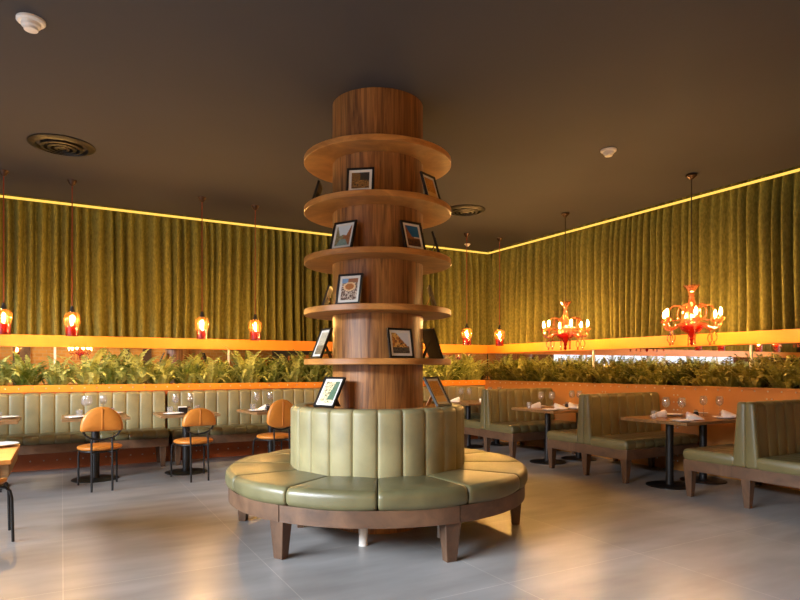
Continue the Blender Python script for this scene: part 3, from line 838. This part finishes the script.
# left-hand tables
nm = 'table behind the leftmost full chair'
put('w', 6.84, 1.27, 'clear wine glass at left on the ' + nm); put('w', 6.80, 1.16, 'clear wine glass just behind the left one on the ' + nm)
put('w', 6.64, 1.10, 'clear wine glass at right on the ' + nm)
put('t', 6.90, 1.30, 'short clear tumbler beside the left wine glasses on the ' + nm); put('t', 6.55, 1.08, 'short clear tumbler at right on the ' + nm)
put('p', 6.93, 1.41, 'white plate at left front of the ' + nm); put('p', 6.53, .99, 'white plate at right back of the ' + nm); put('jd', 6.70, 1.16, 'dark jar above the backrest on the ' + nm)
nm = 'table behind the middle chair'
put('w', 5.83, 1.22, 'clear wine glass at left on the ' + nm); put('w', 5.62, 1.05, 'clear wine glass at right on the ' + nm)
put('t', 5.90, 1.24, 'short clear tumbler at left on the ' + nm); put('p', 5.88, 1.40, 'white plate at left front of the ' + nm)
put('h', 5.75, 1.25, 'napkin holder with white napkins on the ' + nm); put('jw', 5.67, 1.22, 'white jar at the centre of the ' + nm)
put('t', 5.54, 1.08, 'short clear tumbler at right on the ' + nm)
nm = 'table nearest the round bench'
put('w', 4.78, 1.15, 'clear wine glass at left on the ' + nm); put('w', 4.57, 1.08, 'clear wine glass at right on the ' + nm)
put('t', 4.84, 1.18, 'short clear tumbler at left on the ' + nm); put('p', 4.82, 1.34, 'white plate at left front of the ' + nm)
put('n', 4.70, 1.20, 'folded white napkin on the ' + nm, .4); put('jd', 4.66, 1.26, 'dark jar on the ' + nm); put('jw', 4.60, 1.30, 'white jar on the ' + nm)
nm = 'table at the left photo edge'
put('p', 7.62, 1.07, 'white plate on the ' + nm); put('t', 7.68, 1.33, 'short clear tumbler on the ' + nm)
put('p', 7.47, 3.96, 'white plate on the honey apron table, lower left')

# ------------------------------------------------------------------ lamps
def pendant():
    t = thing('pendant_lamp', '', 'lamp', group='pendant lamps with amber globe and red shade')
    # origin at the lamp's bottom, z=1.70
    MB().lathe([(.055, 1.85), (.05, 1.835), (.03, 1.80), (.012, 1.785)], 20).build('ceiling_canopy', 'bronze', t)
    MB().tube([(0, 0, .33), (0, 0, 1.79)], .006, 6).build('cord', 'cord_red', t)
    MB().lathe([(.035, .28), (.034, .30), (.024, .315), (.02, .35), (.009, .36)], 16).build('cap', 'chrome', t)
    MB().lathe([(.062, .11), (.074, .13), (.087, .17), (.091, .20), (.082, .24), (.058, .272), (.034, .285)], 48, rib=lambda a, z: .03 * math.cos(16 * a), cap=False).build('globe', 'amber', t, ang=80)
    MB().lathe([(.068, 0), (.068, .118), (.064, .118), (.064, 0)], 40, cap=False, rib=lambda a, z: .012 * math.cos(20 * a)).build('shade', 'redshade', t, ang=60)
    MB().lathe([(.004, .155), (.011, .162), (.015, .18), (.013, .195), (.008, .215), (.006, .24)], 14).build('bulb', 'bulb_pendant', t)
    return t
pp = pendant()
PD = [(7.65, 1.08, 'pendant lamp cut by the left photo edge, amber globe over red shade'), (6.97, 1.05, 'amber and red pendant lamp, second from the left, over the leftmost chair'),
      (5.48, 1.08, 'amber and red pendant lamp above the middle tan chair'), (4.76, 1.02, 'amber and red pendant lamp just left of the wooden column'),
      (1.22, 1.05, 'amber and red pendant lamp just right of the column, near the corner'), (.53, 1.05, 'amber and red pendant lamp rightmost of all, by the room corner')]
for i, (r, s, lb) in enumerate(PD):
    if i == 0: pp.location = P(r, s, 1.70); pp['label'] = lb
    else: copy_thing(pp, lb, P(r, s, 1.70))
for r, s, lb in ((8.9, 12.9, 'left one of two lamps reflected in the mirror at far left'), (8.3, 12.9, 'right one of two lamps reflected in the mirror at far left')):
    copy_thing(pp, lb, P(r, s, 1.70))
def chandelier():
    t = thing('glass_chandelier', '', 'chandelier', group='coral glass chandeliers')
    # origin at z = 1.60
    top = CEIL - 1.60
    MB().lathe([(.06, top), (.06, top - .012), (.05, top - .02), (.018, top - .05), (.008, top - .055)], 20).build('ceiling_canopy', 'bronze', t)
    MB().tube([(0, 0, .66), (0, 0, top - .05)], .006, 6).build('cable', 'cord_dark', t)
    MB().lathe([(.05, .22), (.068, .27), (.07, .34), (.056, .42), (.036, .50), (.024, .545), (.038, .56), (.022, .58), (.03, .61), (.06, .65), (.092, .685)], 24, cap=False, rib=lambda a, z: .06 * math.cos(8 * a)).build('stem', 'pinkglass', t, ang=80)
    MB().lathe([(.018, .08), (.03, .10), (.045, .135), (.095, .165), (.122, .19), (.126, .21), (.11, .222), (.05, .226)], 32, cap=False).build('bowl', 'redglass', t, ang=60)
    MB().lathe([(.004, -.01), (.018, .005), (.024, .02), (.014, .04), (.02, .055), (.03, .07), (.02, .085)], 20).build('finial', 'redglass', t)
    for k in range(6):
        a = 2 * PI * k / 6 + R_(12); ca, sa = math.cos(a), math.sin(a)
        def q(pts): return [(x * ca, x * sa, z) for x, z in pts]
        arm = MB().tube(q([(.06, .22), (.10, .245), (.15, .235), (.20, .20), (.245, .18), (.285, .19), (.31, .225), (.315, .265)]), [.016, .016, .016, .016, .017, .017, .015, .013], 10).build('arm', 'pinkglass', t)
        c = (.315 * ca, .315 * sa, 0)
        MB().lathe([(.014, .262), (.036, .275), (.046, .295), (.044, .298), (.02, .285), (.014, .33)], 18, c, cap=False).build('candle_cup', 'pinkglass', arm)
        MB().lathe([(.009, .33), (.013, .345), (.0145, .36), (.011, .38), (.005, .40), (.001, .41)], 12, c).build('bulb', 'bulb', arm)
        # scroll of clear coral glass rising beside each arm
        b = a + R_(30); cb, sb = math.cos(b), math.sin(b)
        pts = []
        for j in range(22):
            an = PI * 1.02 - j / 21 * PI * 1.75; rr = .085 - .028 * (j / 21)
            pts.append((.165 + rr * math.cos(an) * 1.15, .36 + rr * math.sin(an) * 1.25))
        pts = [(.055, .225), (.062, .29)] + pts
        MB().tube([(x * cb, x * sb, z) for x, z in pts], [.009] * 10 + [.008] * (len(pts) - 10), 8).build('scroll', 'pinkglass', t)
        # drop under the arm: ring and tear
        d = MB().tube([(.245 * ca, .245 * sa, .165), (.245 * ca, .245 * sa, .125)], .006, 6).build('drop', 'pinkglass', arm)
        ring = [((.245 + .032 * math.cos(x)) * ca, (.245 + .032 * math.cos(x)) * sa, .08 + .048 * math.sin(x)) for x in [2 * PI * j / 18 for j in range(18)]]
        mm = MB().tube(ring, .0055, 6, True); mm.lathe([(.002, -.005), (.013, .005), (.011, .018), (.004, .034)], 10, (.245 * ca, .245 * sa, 0))
        mm.build('drop_ring', 'pinkglass', arm)
    return t
ch = chandelier()
ch.location = P(.77, 4.82, 1.585); ch['label'] = 'coral glass chandelier above the table by the rightmost booth'
copy_thing(ch, 'coral glass chandelier above the table between first and second booths', P(.775, 2.84, 1.585), R_(17))
copy_thing(ch, 'chandelier reflected in the left mirror, hanging before the brick wall', P(6.57, 12.3, 1.585), R_(5))

# ------------------------------------------------------------------ ceiling fittings
def detector(px, y, k, label):
    p = pix(px, y, CEIL)
    t = thing('ceiling_detector', label, 'detector', (p[0], p[1], CEIL), 0, 'white ceiling detectors')
    MB().lathe([(.088 * k, 0), (.088 * k, -.014 * k), (.078 * k, -.024 * k)], 28).build('base', 'plastic', t)
    MB().lathe([(.06 * k, -.024 * k), (.058 * k, -.045 * k), (.045 * k, -.055 * k), (.042 * k, -.07 * k), (.01 * k, -.076 * k)], 28).build('cap', 'plastic', t)
detector(31, 20, .95, 'white round smoke detector on the dark ceiling, upper left')
detector(608.5, 150, .9, 'white round detector on the dark ceiling, right of the column')
detector(467.5, 244, .6, 'small white detector on the ceiling near the room corner')
def vent(px, y, k, label):
    p = pix(px, y, CEIL)
    t = thing('air_diffuser', label, 'vent', (p[0], p[1], CEIL), 0, 'round black ceiling diffusers')
    MB().lathe([(.30 * k, 0), (.30 * k, -.008), (.27 * k, -.022), (.235 * k, -.03), (.225 * k, -.004)], 48, cap=False).build('outer_ring', 'black', t, ang=50)
    for r, d in ((.19, .034), (.13, .038), (.07, .042)):
        MB().lathe([(r * k, -.004), (r * k, -d), ((r - .028) * k, -d - .006), ((r - .035) * k, -.004)], 40, cap=False).build('cone_ring', 'black', t, ang=50)
    MB().lathe([(.03 * k, -.004), (.03 * k, -.04), (.005, -.045)], 20).build('centre_knob', 'black', t)
vent(62, 145, 1.0, 'round black air diffuser on the ceiling, upper left')
vent(465, 210, .95, 'round black air diffuser on the ceiling just right of the column')

# ------------------------------------------------------------------ light, camera, view
def area(name, loc, rot, sx, sy, power, col):
    l = bpy.data.lights.new(name, 'AREA'); l.shape = 'RECTANGLE'; l.size = sx; l.size_y = sy; l.energy = power; l.color = col
    o = bpy.data.objects.new(name, l); COL.objects.link(o); o.location = loc; o.rotation_euler = rot
    return o
a = area('daylight', P(RX + 5, (W0 + W1) / 2 + .3, 4.55), (0, 0, 0), 9.5, 1.3, 6200, (.95, .975, 1))
d = Vector((U.x, U.y, -.32)); a.rotation_euler = d.to_track_quat('-Z', 'Y').to_euler()
area('rear_wall_fill', P(6.5, SY - .7, CEIL - .03), (R_(-25), 0, RA), 7, .1, 170, (1, .8, .5))  # added fill light, unseen, brightens the rear brick in the mirror
w = bpy.data.worlds.new('daylight_sky'); S.world = w; w.use_nodes = True
bg = w.node_tree.nodes['Background']; bg.inputs['Color'].default_value = (.85, .92, 1, 1); bg.inputs['Strength'].default_value = 2.0

cam = bpy.data.cameras.new('camera'); co = bpy.data.objects.new('camera', cam); COL.objects.link(co)
co.location = (0, 0, H); co.rotation_euler = (PI / 2, 0, 0)
cam.sensor_width = 36; cam.lens = 36 * FPX / 800; cam.shift_y = (HOR - 300) / 800
cam.clip_start = .05
S.camera = co
S.view_settings.view_transform = 'Standard'; S.view_settings.look = 'None'; S.view_settings.gamma = 1; S.view_settings.use_curve_mapping = False
S.view_settings.exposure = .16
cy = S.cycles
cy.use_denoising = True
try: cy.denoiser = 'OPENIMAGEDENOISE'
except Exception: pass
cy.max_bounces = 9; cy.diffuse_bounces = 4; cy.glossy_bounces = 6; cy.transmission_bounces = 6; cy.transparent_max_bounces = 24
cy.sample_clamp_indirect = 4; cy.sample_clamp_direct = 0
cy.caustics_reflective = False; cy.caustics_refractive = False
